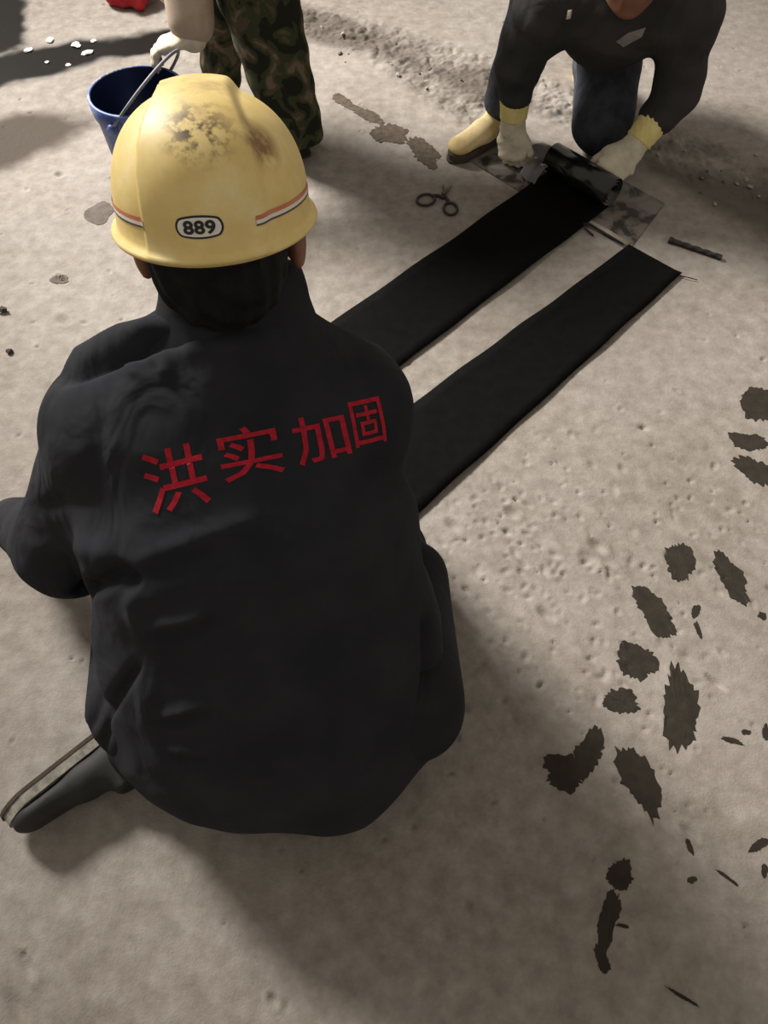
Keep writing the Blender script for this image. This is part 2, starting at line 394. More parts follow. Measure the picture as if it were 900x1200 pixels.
band = quadmask([(340, 4), (600, 92), (620, 122), (560, 118), (340, 36)], .05); band = np.maximum(band, quadmask([(760, 190), (980, 240), (980, 330), (770, 205)], .06))  # second quad: dirt together with the far worker's cast shadow, painted dark
damp_shade = np.maximum(damp_shade, band * .75)
nv = HZ.size; V = np.stack([GX.ravel(), GY.ravel(), HZ.ravel()], 1)
I = np.arange(nv).reshape(GX.shape); Q = np.stack([I[:-1, :-1], I[1:, :-1], I[1:, 1:], I[:-1, 1:]], -1).reshape(-1, 4)
t = NT('worn_concrete')
big = t.noise(1.7, 5, .6); fine = t.noise(26, 6, .65); grit = t.noise(240, 3, .6)
c1 = t.ramp(big.outputs[0], [(.34, lin((116, 108, 98))), (.5, lin((135, 128, 120))), (.66, lin((150, 144, 137)))])
c2 = t.ramp(fine.outputs[0], [(.3, lin((100, 92, 82))), (.52, lin((135, 128, 120))), (.72, lin((160, 154, 147)))])
cc = t.mix(.5, c1.outputs[0], c2.outputs[0])
at = t.new('ShaderNodeAttribute', attribute_name='damp_shade'); aw = t.new('ShaderNodeAttribute', attribute_name='wet')
cc = t.mix(at.outputs['Fac'], cc, lin((66, 58, 49)))
cc = t.mix(aw.outputs['Fac'], cc, lin((17, 15, 13)))
t.col(cc)
rr = t.new('ShaderNodeMapRange'); rr.inputs[3].default_value = .85; rr.inputs[4].default_value = .3
t.l.new(aw.outputs['Fac'], rr.inputs[0]); t.l.new(rr.outputs[0], t.b.inputs['Roughness'])
sp = t.new('ShaderNodeMapRange'); sp.inputs[3].default_value = .3; sp.inputs[4].default_value = .1
t.l.new(aw.outputs['Fac'], sp.inputs[0]); t.l.new(sp.outputs[0], t.b.inputs['Specular IOR Level'])
ad = t.new('ShaderNodeMath', operation='ADD'); ml = t.new('ShaderNodeMath', operation='MULTIPLY'); ml.inputs[1].default_value = .35
t.l.new(grit.outputs[0], ml.inputs[0]); t.l.new(fine.outputs[0], ad.inputs[0]); t.l.new(ml.outputs[0], ad.inputs[1])
bp = t.bump(ad.outputs[0], .5, .005)
iv = t.new('ShaderNodeMapRange'); iv.inputs[3].default_value = .5; iv.inputs[4].default_value = .04
t.l.new(aw.outputs['Fac'], iv.inputs[0]); t.l.new(iv.outputs[0], bp.inputs['Strength'])
M['floor'] = t.m
floor = mesh_obj('floor', V, Q, M['floor']); floor['kind'] = 'structure'; floor['label'] = 'worn pitted grey concrete floor with moist, dirty patches and a painted shadow'
for nm, arr in (('damp_shade', damp_shade), ('wet', wet)):
    at_ = floor.data.attributes.new(nm, 'FLOAT', 'POINT'); at_.data.foreach_set('value', arr.ravel().astype(np.float32))

# stains: thin crusts of spilled resin lying on the floor, irregular outlines
def stain(cx, cy, a, b, ang, seed, mat='stain', spike=.32, name='resin_stain', label=None, z=.0011):
    rs_ = np.random.RandomState(seed); n_ = 56; an = math.radians(ang)
    th = np.arange(n_) / n_ * 2 * math.pi; rad = 1 + .0 * th
    for k in range(2, 6): rad += .24 / k * np.cos(k * th + rs_.uniform(0, 6.3))
    rad += spike * (rs_.rand(n_) - .45) * (rs_.rand(n_) > .3)
    V = []; Fc = []; rings = (1.03, 1.0, .82, .6, .36)
    for ri, q in enumerate(rings):
        for i in range(n_):
            u, v = a * rad[i] * q * math.cos(th[i]), b * rad[i] * q * math.sin(th[i])
            p = fl(cx + u * math.cos(an) - v * math.sin(an), cy + u * math.sin(an) + v * math.cos(an))
            V.append((p[0], p[1], height(p[0], p[1]) + (-.002 if ri == 0 else z)))
    for ri in range(len(rings) - 1):
        for i in range(n_): Fc.append([ri * n_ + i, ri * n_ + (i + 1) % n_, (ri + 1) * n_ + (i + 1) % n_, (ri + 1) * n_ + i])
    p = fl(cx, cy); V.append((p[0], p[1], height(p[0], p[1]) + z)); q = len(V) - 1; b0 = (len(rings) - 1) * n_
    for i in range(n_): Fc.append([b0 + i, b0 + (i + 1) % n_, q])
    Fc = [f[::-1] for f in Fc]
    o = mesh_obj(name, V, Fc, M[mat], floor, smooth=False)
    if label: o['label'] = label
    return o
for i, s in enumerate([(889, 474, 24, 17, 20), (877, 518, 21, 10, 12), (886, 552, 26, 13, 35), (797, 658, 24, 15, 80), (857, 678, 30, 13, 60), (767, 718, 33, 15, 52),
                       (746, 775, 24, 19, 60), (727, 822, 21, 13, 15), (797, 832, 46, 20, 82), (690, 882, 28, 15, 105), (661, 905, 24, 20, 20), (750, 915, 45, 18, 68)]):
    stain(*s, 20 + i, label='dark brown resin spot soaked into the concrete')
stain(727, 1026, 17, 15, 60, 51, label='dark drag smear on the concrete'); stain(713, 1078, 34, 11, 98, 52, label='dark drag smear on the concrete'); stain(706, 1125, 16, 7, 65, 53)
for i, s in enumerate([(403, 119, 14, 6, 32), (431, 135, 20, 6, 30), (457, 157, 20, 12, 10), (497, 178, 24, 11, 38)]):
    stain(*s, 70 + i, mat='stain_old', label='dried greyish splash on the concrete')
stain(116, 250, 18, 11, -10, 81, mat='pit', spike=.1, name='spalled_patch'); stain(70, 328, 11, 5, 5, 82, mat='pit', spike=.1, name='spalled_patch')
for i, s in enumerate([(811, 1031, 5, 4, 0), (808, 992, 9, 3, 70), (852, 1028, 14, 2, 35), (640, 898, 4, 3, 0), (890, 990, 14, 5, -35), (800, 1168, 20, 2, 32),
                       (858, 868, 12, 3, 20), (874, 858, 5, 3, 0), (893, 722, 5, 4, 10), (815, 716, 5, 7, 30), (818, 738, 3, 9, -20), (897, 858, 4, 8, 0), (730, 1085, 8, 2, 10), (896, 1020, 4, 7, 0)]):
    stain(*s, 90 + i, name='resin_speck', spike=.35)

# ------------------------------------------------------------------ carbon fibre strips
def strip(name, L0, L1, R0, R1, seed, mat, parent, thick=.003, z=.0045):
    n_, m_ = 60, 8; rs_ = np.random.RandomState(seed); V = []; Fc = []
    L0, L1, R0, R1 = [A(*p) for p in (L0, L1, R0, R1)]
    for lev in (0, 1):
        for i in range(n_ + 1):
            s = i / n_
            for j in range(m_ + 1):
                q = j / m_; p = (L0 * (1 - s) + L1 * s) * (1 - q) + (R0 * (1 - s) + R1 * s) * q
                edge = (abs(q - .5) * 2) ** 6
                wob = .003 * math.sin(s * 9 + seed) * (q - .5) + edge * .003 * (1 + math.sin(s * 23 + q * 3 + seed)) / 2
                V.append((p[0] + .0015 * math.sin(s * 31), p[1], z + wob + lev * thick))
    W = m_ + 1; off = (n_ + 1) * W
    for i in range(n_):
        for j in range(m_):
            a, b, c_, d = i * W + j, (i + 1) * W + j, (i + 1) * W + j + 1, i * W + j + 1
            Fc.append([a, b, c_, d]); Fc.append([off + d, off + c_, off + b, off + a])
    for i in range(n_):
        for j in (0, m_):
            a, b = i * W + j, (i + 1) * W + j; Fc.append([a, off + a, off + b, b] if j == 0 else [b, off + b, off + a, a])
    for j in range(m_):
        for i in (0, n_):
            a, b = i * W + j, i * W + j + 1; Fc.append([b, off + b, off + a, a] if i == 0 else [a, off + a, off + b, b])
    return mesh_obj(name, V, Fc, mat, parent)
s1 = strip('carbon_fibre_strip', (-.08, 1.04), (.70, 1.77), (.04, .83), (.825, 1.65), 1, M['carbon'], None)
tag(s1, 'black carbon fibre strip lying flat with a cut end, no roll on it', 'carbon strip')
s2 = empty('carbon_fibre_roll', (.2, 1.65, 0))
tag(s2, 'black carbon fibre strip rolled up at the end under the gloved hands', 'carbon strip')
RA, RB = A(.512, 2.118, 0), A(.668, 1.942, 0)
strip('flat_sheet', (-.42, 1.17), RA[:2] + A(.01, .01), (-.26, 1.0), RB[:2] + A(.01, .01), 2, M['carbon'], s2)
def roll(A0, B0, rmax, rmin, turns, mat, parent):
    axis = unit(B0 - A0); side = unit(np.cross(axis, (0, 0, 1))); side = -side if side[1] < 0 else side
    n_ = int(36 * turns); V = []; Fc = []
    for lev in (0, 1):
        for e in (A0, B0):
            for i in range(n_ + 1):
                q = i / n_; an = -math.pi / 2 + q * turns * 2 * math.pi; r_ = rmax + (rmin - rmax) * q - lev * .0028
                V.append(e + side * (r_ * math.cos(an)) + A(0, 0, 1) * (rmax + .006 + r_ * math.sin(an)))
    W = n_ + 1
    for i in range(n_):
        Fc.append([i, W + i, W + i + 1, i + 1]); Fc.append([2 * W + i + 1, 3 * W + i + 1, 3 * W + i, 2 * W + i])
        Fc.append([i + 1, 2 * W + i + 1, 2 * W + i, i]); Fc.append([W + i, 3 * W + i, 3 * W + i + 1, W + i + 1])
    return mesh_obj('roll', V, Fc, mat, parent)
roll(RA, RB, .047, .020, 3.2, M['carbon_gloss'], s2)
# loose thread at the cut end
V, Fc = tube([fl(797, 323, .004), fl(806, 325, .007), fl(817, 328, .004)], .0012, seg=6)
th = mesh_obj('loose_thread', V, Fc, M['carbon'], s1)

# board under the roll
bd = [fl(x, y)[:2] for x, y in ((548, 188), (636, 168), (700, 196), (779, 240), (738, 292), (684, 264), (620, 232))]
V, Fc = slab([tuple(p) for p in bd][::-1], .0002, .0035)
tag(mesh_obj('smeared_board', V, Fc, M['board'], smooth=False), 'thin grey board smeared with black resin, under the carbon roll', 'board')
# pale edge tape of board and bent wire
e0, e1 = fl(686, 260), fl(736, 288); dv = unit(e1 - e0); nv_ = np.cross((0, 0, 1), dv)
V, Fc = slab([tuple((e0 + nv_ * .012)[:2]), tuple((e0 - nv_ * .008)[:2]), tuple((e1 - nv_ * .008)[:2]), tuple((e1 + nv_ * .012)[:2])], .0036, .006)
tag(mesh_obj('batten', V, Fc, simple('pale_wood', (150, 140, 126), (170, 160, 146), 30, .8), smooth=False), 'short pale flat batten along the edge of the smeared board', 'batten')
V, Fc = tube([fl(695, 276, .005), fl(686, 268, .006), fl(684, 262, .0095), fl(690, 262, .0095), fl(712, 275, .0095), fl(730, 286, .0095)], .003)
tag(mesh_obj('bent_wire', V, Fc, M['black']), 'thin black wire with a hooked end beside the pale batten', 'wire')
# drill bit / rod
def rod():
    a, b = fl(784, 281, .007), fl(846, 302, .007); n_ = 60; V = []; Fc = []; t_ = unit(b - a); x_ = unit(np.cross(t_, (0, 0, 1))); y_ = np.cross(x_, t_)
    for i in range(n_ + 1):
        q = i / n_; p = a + (b - a) * q; tw = q * 16 if q > .22 else .22 * 16
        for s in range(10):
            an = 2 * math.pi * s / 10; r_ = (.0098 if q < .08 else .0078) * (1 if q < .22 else .82 + .3 * math.cos(2 * (an - tw)) * .5 + .09)
            V.append(p + r_ * (math.cos(an) * x_ + math.sin(an) * y_))
    for i in range(n_):
        for s in range(10): Fc.append([i * 10 + s, i * 10 + (s + 1) % 10, (i + 1) * 10 + (s + 1) % 10, (i + 1) * 10 + s])
    Fc.append(list(range(10))[::-1]); Fc.append([n_ * 10 + s for s in range(10)])
    return V, Fc
V, Fc = rod(); tag(mesh_obj('drill_bit', V, Fc, simple('dark_rusty_steel', (26, 21, 18), (38, 31, 27), 60, .7)), 'dark twisted drill bit lying alone on the concrete', 'drill bit')
# grey film by the roll
g = []; a0, a1 = fl(608, 204, .014), fl(628, 184, .05); b0, b1 = fl(626, 217, .014), fl(642, 196, .06)
V = []; Fc = []; n_ = 10
for lev in (0, 1):
    for i in range(n_ + 1):
        for j in range(n_ + 1):
            q, s = i / n_, j / n_; p = (a0 * (1 - q) + a1 * q) * (1 - s) + (b0 * (1 - q) + b1 * q) * s
            p = p + A(0, 0, .012 * math.sin(q * math.pi) + .004 * math.sin(s * 9) + .001 * lev); V.append(p)
W = n_ + 1; off = W * W
for i in range(n_):
    for j in range(n_):
        a, b, c_, d = i * W + j, (i + 1) * W + j, (i + 1) * W + j + 1, i * W + j + 1
        Fc += [[a, b, c_, d], [off + d, off + c_, off + b, off + a]]
tag(mesh_obj('plastic_film', V, Fc, M['film']), 'curled grey plastic film between the glove and the roll', 'film')

# ------------------------------------------------------------------ scissors
sc = empty('scissors', tuple(fl(521, 229)))
tag(sc, 'open black handled scissors lying on the concrete', 'scissors')
zz = .006
def ring(pts, r): return tube([fl(x, y, zz) for x, y in pts], r, closed=True)
def oval(cx, cy, a, b, ang, n_=20):
    an = math.radians(ang); return [(cx + a * math.cos(t_) * math.cos(an) - b * math.sin(t_) * math.sin(an), cy + a * math.cos(t_) * math.sin(an) + b * math.sin(t_) * math.cos(an)) for t_ in np.arange(n_) / n_ * 2 * math.pi]
for pts, arm in ((oval(499, 234, 10.5, 6.5, -6), [(508, 229), (514, 229), (520, 232)]), (oval(528, 244.5, 8, 7, 20), [(526, 237), (523, 232), (519, 227)])):
    V, Fc = ring(pts, .0042); h_ = mesh_obj('handle', V, Fc, M['blackplastic'], sc)
    V, Fc = tube([fl(x, y, zz) for x, y in arm], .0048); mesh_obj('handle_shank', V, Fc, M['blackplastic'], h_)
for (x0, y0, x1, y1), zq in (((520, 231, 519, 217), .004), ((519, 230, 530, 220), .0075)):
    a, b = fl(x0, y0), fl(x1, y1); d = unit(b - a); n2 = np.cross((0, 0, 1), d)
    V, Fc = slab([tuple((a + n2 * .006)[:2]), tuple((a - n2 * .006)[:2]), tuple((b * .4 + a * .6 - n2 * .005)[:2]), tuple(b[:2]), tuple((b * .6 + a * .4 + n2 * .004)[:2])], zq, zq + .003)
    mesh_obj('blade', V, Fc, M['metal'], sc, smooth=False)
V, Fc = lathe([(0, .0135), (.003, .013), (.004, .011), (.004, .004)], 12, tuple(fl(520, 230)))
mesh_obj('pivot_screw', V, Fc, M['metal'], sc)

# ------------------------------------------------------------------ bucket
BC = (-.655, 1.985, .0005)
bk = empty('bucket', BC); tag(bk, 'scuffed blue plastic bucket standing on the concrete', 'bucket')
BH, BR, BB = .325, .123, .102
V, Fc = lathe([(0, 0), (BB - .004, 0), (BB, .004), (BB + (BR - BB) * .84, BH * .86), (BR + .002, BH * .87), (BR + .004, BH * .93), (BR + .005, BH), (BR - .001, BH + .003), (BR - .003, BH)], 56, BC)
mesh_obj('bucket_body', V, Fc, M['bucket'], bk)
V, Fc = lathe([(BR - .0028, BH), (BR - .0045, BH * .9), (BB - .004, .006), (0, .005)], 56, BC); mesh_obj('bucket_lining', V, Fc, M['bucket_in'], bk)
V, Fc = lathe([(0, .07), (BB - .001, .07)], 40, BC); Fc = [f for f in Fc]; mesh_obj('resin', V, Fc, simple('dark_resin', (16, 18, 26), (26, 28, 38), 20, .15), bk)
ha = math.radians(-112); hx, hy = math.cos(ha), math.sin(ha)
for s in (1, -1):
    p = A(BC[0] + s * hx * (BR + .006), BC[1] + s * hy * (BR + .006), BH * .9)
    V, Fc = lathe([(0, .012), (.011, .011), (.013, .006), (.013, -.004)], 14)
    Mx = Matrix.Translation(Vector(p)) @ Vector((s * hx, s * hy, 0)).to_track_quat('Z', 'Y').to_matrix().to_4x4()
    mesh_obj('handle_lug', [Mx @ Vector(v) for v in V], Fc, M['bucket'], bk)
e1, e2 = A(BC[0] + hx * (BR + .012), BC[1] + hy * (BR + .012), BH * .9), A(BC[0] - hx * (BR + .012), BC[1] - hy * (BR + .012), BH * .9)
lean = unit(A(.72, .0, .5)); pts = []
for i in range(25):
    q = math.pi * i / 24; pts.append((e1 + e2) / 2 + (e1 - e2) / 2 * math.cos(q) + lean * .128 * math.sin(q) + A(0, 0, .045 * math.sin(q)))
hd = mesh_obj('bail_handle', *tube(pts, .0042), simple('grey_bail', (96, 98, 108), (130, 130, 138), 40, .6), bk)

# ------------------------------------------------------------------ people
def basis(fwd, up):
    f = unit(fwd); r_ = unit(np.cross(f, up)); return r_, f, np.cross(r_, f)      # right, forward, up
def add_head(F, c, fwd, up, s=1.0):
    """head centre c (middle of the skull); features of a face along fwd"""
    r_, f, u = basis(fwd, up); P = lambda x, y, z: A(*c) + s * (x * r_ + y * f + z * u); axs = [r_, f, u]
    F.ell(P(0, -.008, .025), (.076 * s, .096 * s, .088 * s), axs, .02)
    F.ell(P(0, .028, -.045), (.067 * s, .064 * s, .077 * s), axs, .03)
    F.ell(P(0, .066, -.092), (.026 * s, .022 * s, .02 * s), axs, .02)           # chin
    F.ecap(P(0, .088, .006), P(0, .108, -.034), .008 * s, .013 * s, r_, .012)   # nose
    F.ecap(P(-.036, .083, .016), P(.036, .083, .016), .009 * s, .009 * s, u, .014)
    F.ecap(P(-.02, .089, -.062), P(.02, .089, -.062), .007 * s, .007 * s, u, .008)
    F.ecap(P(-.016, .086, -.073), P(.016, .086, -.073), .007 * s, .007 * s, u, .008)
    for q in (-1, 1):
        F.ell(P(q * .031, .091, -.004), (.012 * s, .010 * s, .008 * s), axs, .004, sub=True)
        F.ell(P(q * .081, -.006, -.024), (.011 * s, .023 * s, .036 * s), axs, .010)
        F.ell(P(q * .052, .058, -.03), (.018 * s, .018 * s, .016 * s), axs, .02)
    return [P(q * .031, .083, -.004) for q in (-1, 1)]
def add_hand(F, wrist, d, nrm, side, s=1.0, rad=1.0, curl=(20, 30, 25), thumb_out=.8, k=.006, spread=1.0):
    """palm with four unequal bent fingers and a thumb; d: wrist to knuckles, nrm: out of the back of the hand, side: towards the thumb"""
    d = unit(d); nrm = unit(nrm - d * (np.dot(nrm, d))); lat = unit(np.cross(d, nrm)); lat = lat if np.dot(lat, side) > 0 else -lat
    W = A(*wrist); pl = .088 * s
    F.ecap(W, W + d * pl * .5, (.030 * s * rad, .017 * s * rad), (.041 * s * rad, .0155 * s * rad), lat, .012)
    F.ecap(W + d * pl * .45, W + d * pl, (.041 * s * rad, .0155 * s * rad), (.040 * s * rad, .013 * s * rad), lat, .008)
    for i, (off, L) in enumerate(((.029, .075), (.010, .083), (-.009, .077), (-.027, .060))):
        p = W + d * pl * (.98 if i else .95) + lat * off * s; dd = unit(d + lat * off * 4 * spread); r0 = (.0094, .0096, .0092, .0083)[i] * s * rad
        ang = 0
        for j, fr in enumerate((.45, .31, .24)):
            ang += math.radians(curl[j]); q = p + L * s * fr * (dd * math.cos(ang) - nrm * math.sin(ang))
            F.ecap(p, q, r0 * (1 - .09 * j), r0 * (.93 - .09 * j), lat, k); p = q
    b = W + d * pl * .22 + lat * .026 * s; m1 = b + s * (d * .034 + lat * .026 * thumb_out - nrm * .012)
    m2 = m1 + s * (d * .030 + lat * .008 * thumb_out - nrm * .012); m3 = m2 + s * (d * .022 - nrm * .010)
    F.ecap(b, m1, .014 * s * rad, .0115 * s * rad, lat, .01); F.ecap(m1, m2, .0112 * s * rad, .010 * s * rad, lat, k); F.ecap(m2, m3, .010 * s * rad, .0085 * s * rad, lat, k)
def hair_cap(c, fwd, up, parent, s=1.0, low=-.06):
    r_, f, u = basis(fwd, up); P = lambda x, y, z: A(*c) + s * (x * r_ + y * f + z * u); axs = [r_, f, u]
    F = Field(.004); F.ell(P(0, -.012, .026), (.0780 * s, .10 * s, .087 * s), axs, .02); F.ell(P(0, -.045, -.040), (.066 * s, .055 * s, .062 * s), axs, .03)
    F.plane(P(0, .052, .0), f * .9 - u * .5); F.plane(P(0, 0, low), -u + f * .75)
    nz = lambda X, Y, Z: .003 * np.sin(190 * X + 60 * Z) * np.sin(160 * Y - 90 * Z + 40 * X)
    return mesh_obj('hair', *F.build(1, nz), M['hair'], parent)
def eyes(pts, parent):
    for p in pts:
        V, Fc = lathe([(0.0001, -.009), (.0064, -.0064), (.009, 0), (.0064, .0064), (.0001, .009)], 12, tuple(p)); mesh_obj('eye', V, Fc, M['eye'], parent)
def shoe(parent, heel, toe, up, mats, L=.275, name='shoe', scale=1.0):
    """shoe with its sole plane through heel-toe, up: away from the sole"""
    f = unit(A(*toe) - A(*heel)); u = unit(A(*up) - f * np.dot(up, f)); r_ = np.cross(f, u); H = A(*heel); k = L / .275
    P = lambda x, y, z: H + k * (x * r_ + y * f + z * u)
    F = Field(.005)
    F.ecap(P(0, .045, .052), P(0, .12, .055), (.036 * k, .034 * k), (.040 * k, .036 * k), r_, .02)
    F.ecap(P(0, .12, .05), P(.004, .225, .042), (.041 * k, .034 * k), (.043 * k, .024 * k), r_, .02, cap=.04)
    F.ecap(P(0, .05, .06), P(0, .045, .118), (.035 * k, .040 * k), (.041 * k, .047 * k), r_, .03)
    F.plane(P(0, 0, .022), -u); F.plane(P(0, 0, .122), u)
    o = mesh_obj(name, *F.build(2), M[mats[0]], parent)
    out = []
    for an in np.arange(28) / 28 * 2 * math.pi:
        y = .135 + .139 * math.cos(an); wdt = .040 + .007 * math.cos(an - .5) - .006 * max(0, math.sin(2 * an) * 0); x = wdt * math.sin(an); x = math.copysign(min(abs(x) * 1.25, wdt), x)
        out.append((x + .003 * math.cos(an), y))
    def plate(z0, z1, gr):
        V = [P(x * gr, (y - .135) * gr + .135, z0) for x, y in out] + [P(x * gr, (y - .135) * gr + .135, z1) for x, y in out]; n_ = len(out)
        Fc = [list(range(n_)), [n_ + i for i in range(n_)][::-1]] + [[(i + 1) % n_, i, n_ + i, n_ + (i + 1) % n_] for i in range(n_)]
        return V, Fc
    mesh_obj('midsole', *plate(.008, .028, 1.0), M[mats[1]], o, smooth=False); mesh_obj('outsole', *plate(0, .0078, 1.03), M[mats[2]], o, smooth=False)
    return o

# ---- near worker: kneels with his back to the camera
nHeadUp = unit(A(-.01, .26, 1)); nFwd = A(-.13, 1, -.36)
HATC = A(-.187, .724, .896)                       # centre of the hat's brim plane
hr, hf, hu = basis(nFwd, nHeadUp)
nHead = HATC - hu * .024
B = Field(.006)
eyep = add_head(B, nHead, nFwd, nHeadUp, 1.06)
NB = A(-.185, .685, .722)
B.ecap(nHead - hu * .05, A(-.185, .722, .715), .050, .054, hr, .03)
LS, RS = A(-.360, .635, .600), A(-.055, .650, .615)
LE, LW = A(-.520, .600, .335), A(-.735, .765, .145)
RE, RW = A(-.06, .77, .36), A(-.135, .955, .135)
spine = [A(-.190, .675, .64), A(-.205, .60, .56), A(-.195, .50, .40), A(-.175, .43, .25), A(-.17, .41, .19)]
B.chain(spine, [(.15, .10), (.16, .105), (.145, .10), (.16, .11), (.15, .10)], hr, .03)
for S_, E_, W_ in ((LS, LE, LW), (RS, RE, RW)):
    B.ecap(NB + A(0, .01, -.04), S_, .045, .05, (0, 1, 0), .03); B.ecap(S_, E_, .05, .042, (1, 0, 0), .03); B.ecap(E_, W_, .042, .028, (1, 0, 0), .02)
add_hand(B, LW, A(-.30, .62, -.62), A(-.2, .6, .9), A(1, .2, 0), curl=(14, 12, 10), thumb_out=1.1)
add_hand(B, RW, A(-.10, .75, -.65), A(0, .5, .9), A(-1, .2, 0), curl=(12, 10, 8), thumb_out=1.1)
LH, RH = A(-.265, .40, .20), A(-.08, .40, .20)
LK, RK = A(-.43, .735, .085), A(.0, .705, .085)
LAk, RAk = A(-.41, .36, .07), A(-.02, .40, .08)
for H_, K_, K2 in ((LH, LK, LAk), (RH, RK, RAk)):
    B.ecap(H_, K_, .085, .058, (1, 0, 0), .03); B.ecap(K_, K2, .056, .038, (1, 0, 0), .02)
Vb, Qb = B.build(2)
near = mesh_obj('person', Vb, Qb, M['skin'])
tag(near, 'person in a charcoal jacket with red characters, kneeling with back turned', 'person')
eyes(eyep, near); hair_cap(nHead, nFwd, nHeadUp, near, 1.06, low=-.085)
T = Field(.007)
T.ecap(A(-.17, .42, .21), A(-.17, .36, .20), (.19, .12), (.20, .13), (1, 0, 0), .04)
for H_, K_, K2, sgn in ((LH, LK, LAk, -1), (RH, RK, RAk, 1)):
    T.ecap(H_ + A(sgn * .08, -.02, .02), K_ + A(0, 0, .035), (.12, .115), .085, (1, 0, 0), .04); T.ecap(K_ + A(0, 0, .0), K2 + A(0, -.01, .02), .078, .072, (1, 0, 0), .03)
T.ecap(A(-.415, .36, .20), A(-.47, .62, .16), (.055, .10), (.06, .09), (1, 0, 0), .03)
T.ecap(A(.075, .36, .22), A(.06, .62, .16), (.05, .11), (.06, .09), (1, 0, 0), .03)
T.plane((0, 0, .004), (0, 0, -1))
Vt, Qt = T.build(3)
Vt = folds(Vt, Qt, [([(150, 760), (118, 820), (100, 870)], -.008, .008), ([(132, 840), (118, 880), (112, 905)], -.008, .007), ([(96, 830), (104, 890), (120, 920)], .006, .010)])
mesh_obj('trousers', Vt, Qt, M['trousers'], near)
# jacket
J = Field(.0052)
jn = [A(-.187, .685, .700), A(-.205, .63, .610), A(-.187, .535, .49), A(-.175, .45, .33), A(-.165, .375, .20), A(-.16, .37, .08)]
jr = [(.105, .075), (.185, .125), (.222, .150), (.245, .165), (.262, .178), (.235, .165)]
J.chain(jn, jr, hr, .05)
J.ecap(NB + A(0, -.015, -.01), LS + A(0, -.01, .005), (.075, .07), (.095, .085), (0, 1, 0), .05); J.ecap(NB + A(.02, -.015, -.02), RS + A(-.01, 0, .005), (.07, .065), (.090, .085), (0, 1, 0), .05)
J.ecap(LS, LE, (.092, .09), (.078, .082), (0, 1, 0), .04); J.ecap(LE, LW + (LE - LW) * .08, .080, .050, (0, 1, 0), .03)
J.ecap(RS, RE, .090, .075, (0, 1, 0), .04); J.ecap(RE, RW + (RE - RW) * .08, .074, .048, (0, 1, 0), .03)
J.ell((-.075, .285, .135), (.085, .085, .09), None, .06); J.ell((-.30, .33, .12), (.09, .085, .08), None, .06)
J.plane((0, 0, .055), (0, 0, -1))
def jn_noise(X, Y, Z):
    return .0016 * np.sin(34 * X + 12 * Y + 9 * Z) * np.sin(23 * Z - 17 * Y + 6 * X) + .0010 * np.sin(70 * X - 30 * Z) * np.sin(41 * Y + 33 * Z)
Vj, Qj = J.build(3, jn_noise)
Vj = folds(Vj, Qj, [
    ([(58, 452), (100, 436), (150, 416), (190, 402), (222, 396)], -.020, .0065), ([(66, 432), (100, 418), (150, 397), (190, 384), (215, 380)], .020, .013), ([(190, 404), (198, 425), (194, 452)], .006, .008), ([(150, 420), (158, 445)], .005, .008),
    ([(172, 415), (190, 428), (196, 445)], .005, .007), ([(195, 420), (260, 402), (330, 400)], .004, .010),
    ([(85, 700), (112, 684), (140, 672), (165, 690)], -.022, .011), ([(140, 664), (230, 632), (320, 600)], .006, .013), ([(160, 680), (240, 655), (330, 625)], -.004, .012),
    ([(150, 690), (158, 725), (175, 760)], .008, .010), ([(165, 735), (205, 728), (250, 718)], .009, .008), ([(165, 750), (210, 744), (255, 735)], -.006, .008),
    ([(185, 838), (215, 832), (250, 818)], .009, .007), ([(185, 850), (215, 846), (250, 834)], -.006, .007), ([(195, 876), (225, 879), (250, 877)], .008, .007), ([(195, 886), (225, 890), (250, 888)], -.005, .006),
    ([(165, 770), (140, 810), (108, 860)], -.016, .008), ([(175, 790), (170, 850), (195, 920)], .006, .016),
    ([(500, 700), (502, 780), (494, 860)], -.014, .007), ([(398, 392), (424, 430), (440, 480), (446, 540)], -.004, .007), ([(120, 470), (112, 540), (118, 620)], -.0035, .012),
    ([(40, 600), (75, 585), (120, 590)], -.005, .012), ([(30, 640), (80, 640), (140, 655)], .006, .014), ([(430, 560), (450, 640), (468, 720)], -.005, .016), ([(330, 720), (390, 800), (440, 900)], .003, .03)])
Vj = lap(Vj, Qj, 1)
jacket = mesh_obj('jacket', Vj, Qj, M['jacket'], near)
C_ = Field(.0045); ct = A(-.183, .732, .806); cb = A(-.185, .672, .700); cax = unit(ct - cb)
C_.ecap(cb, ct + cax * .03, (.105, .082), (.071, .068), hr, .02); C_.ecap(cb - cax * .01, cb + cax * .075, (.125, .088), (.090, .078), hr, .008)
C_.plane(ct + A(0, -.03, .012), unit(A(0, .55, .83)))
Vc, Qc = C_.build(2); Vc = folds(Vc, Qc, [([(200, 372), (270, 388), (350, 372)], -.004, .005)])
mesh_obj('collar', Vc, Qc, M['jacket'], jacket)

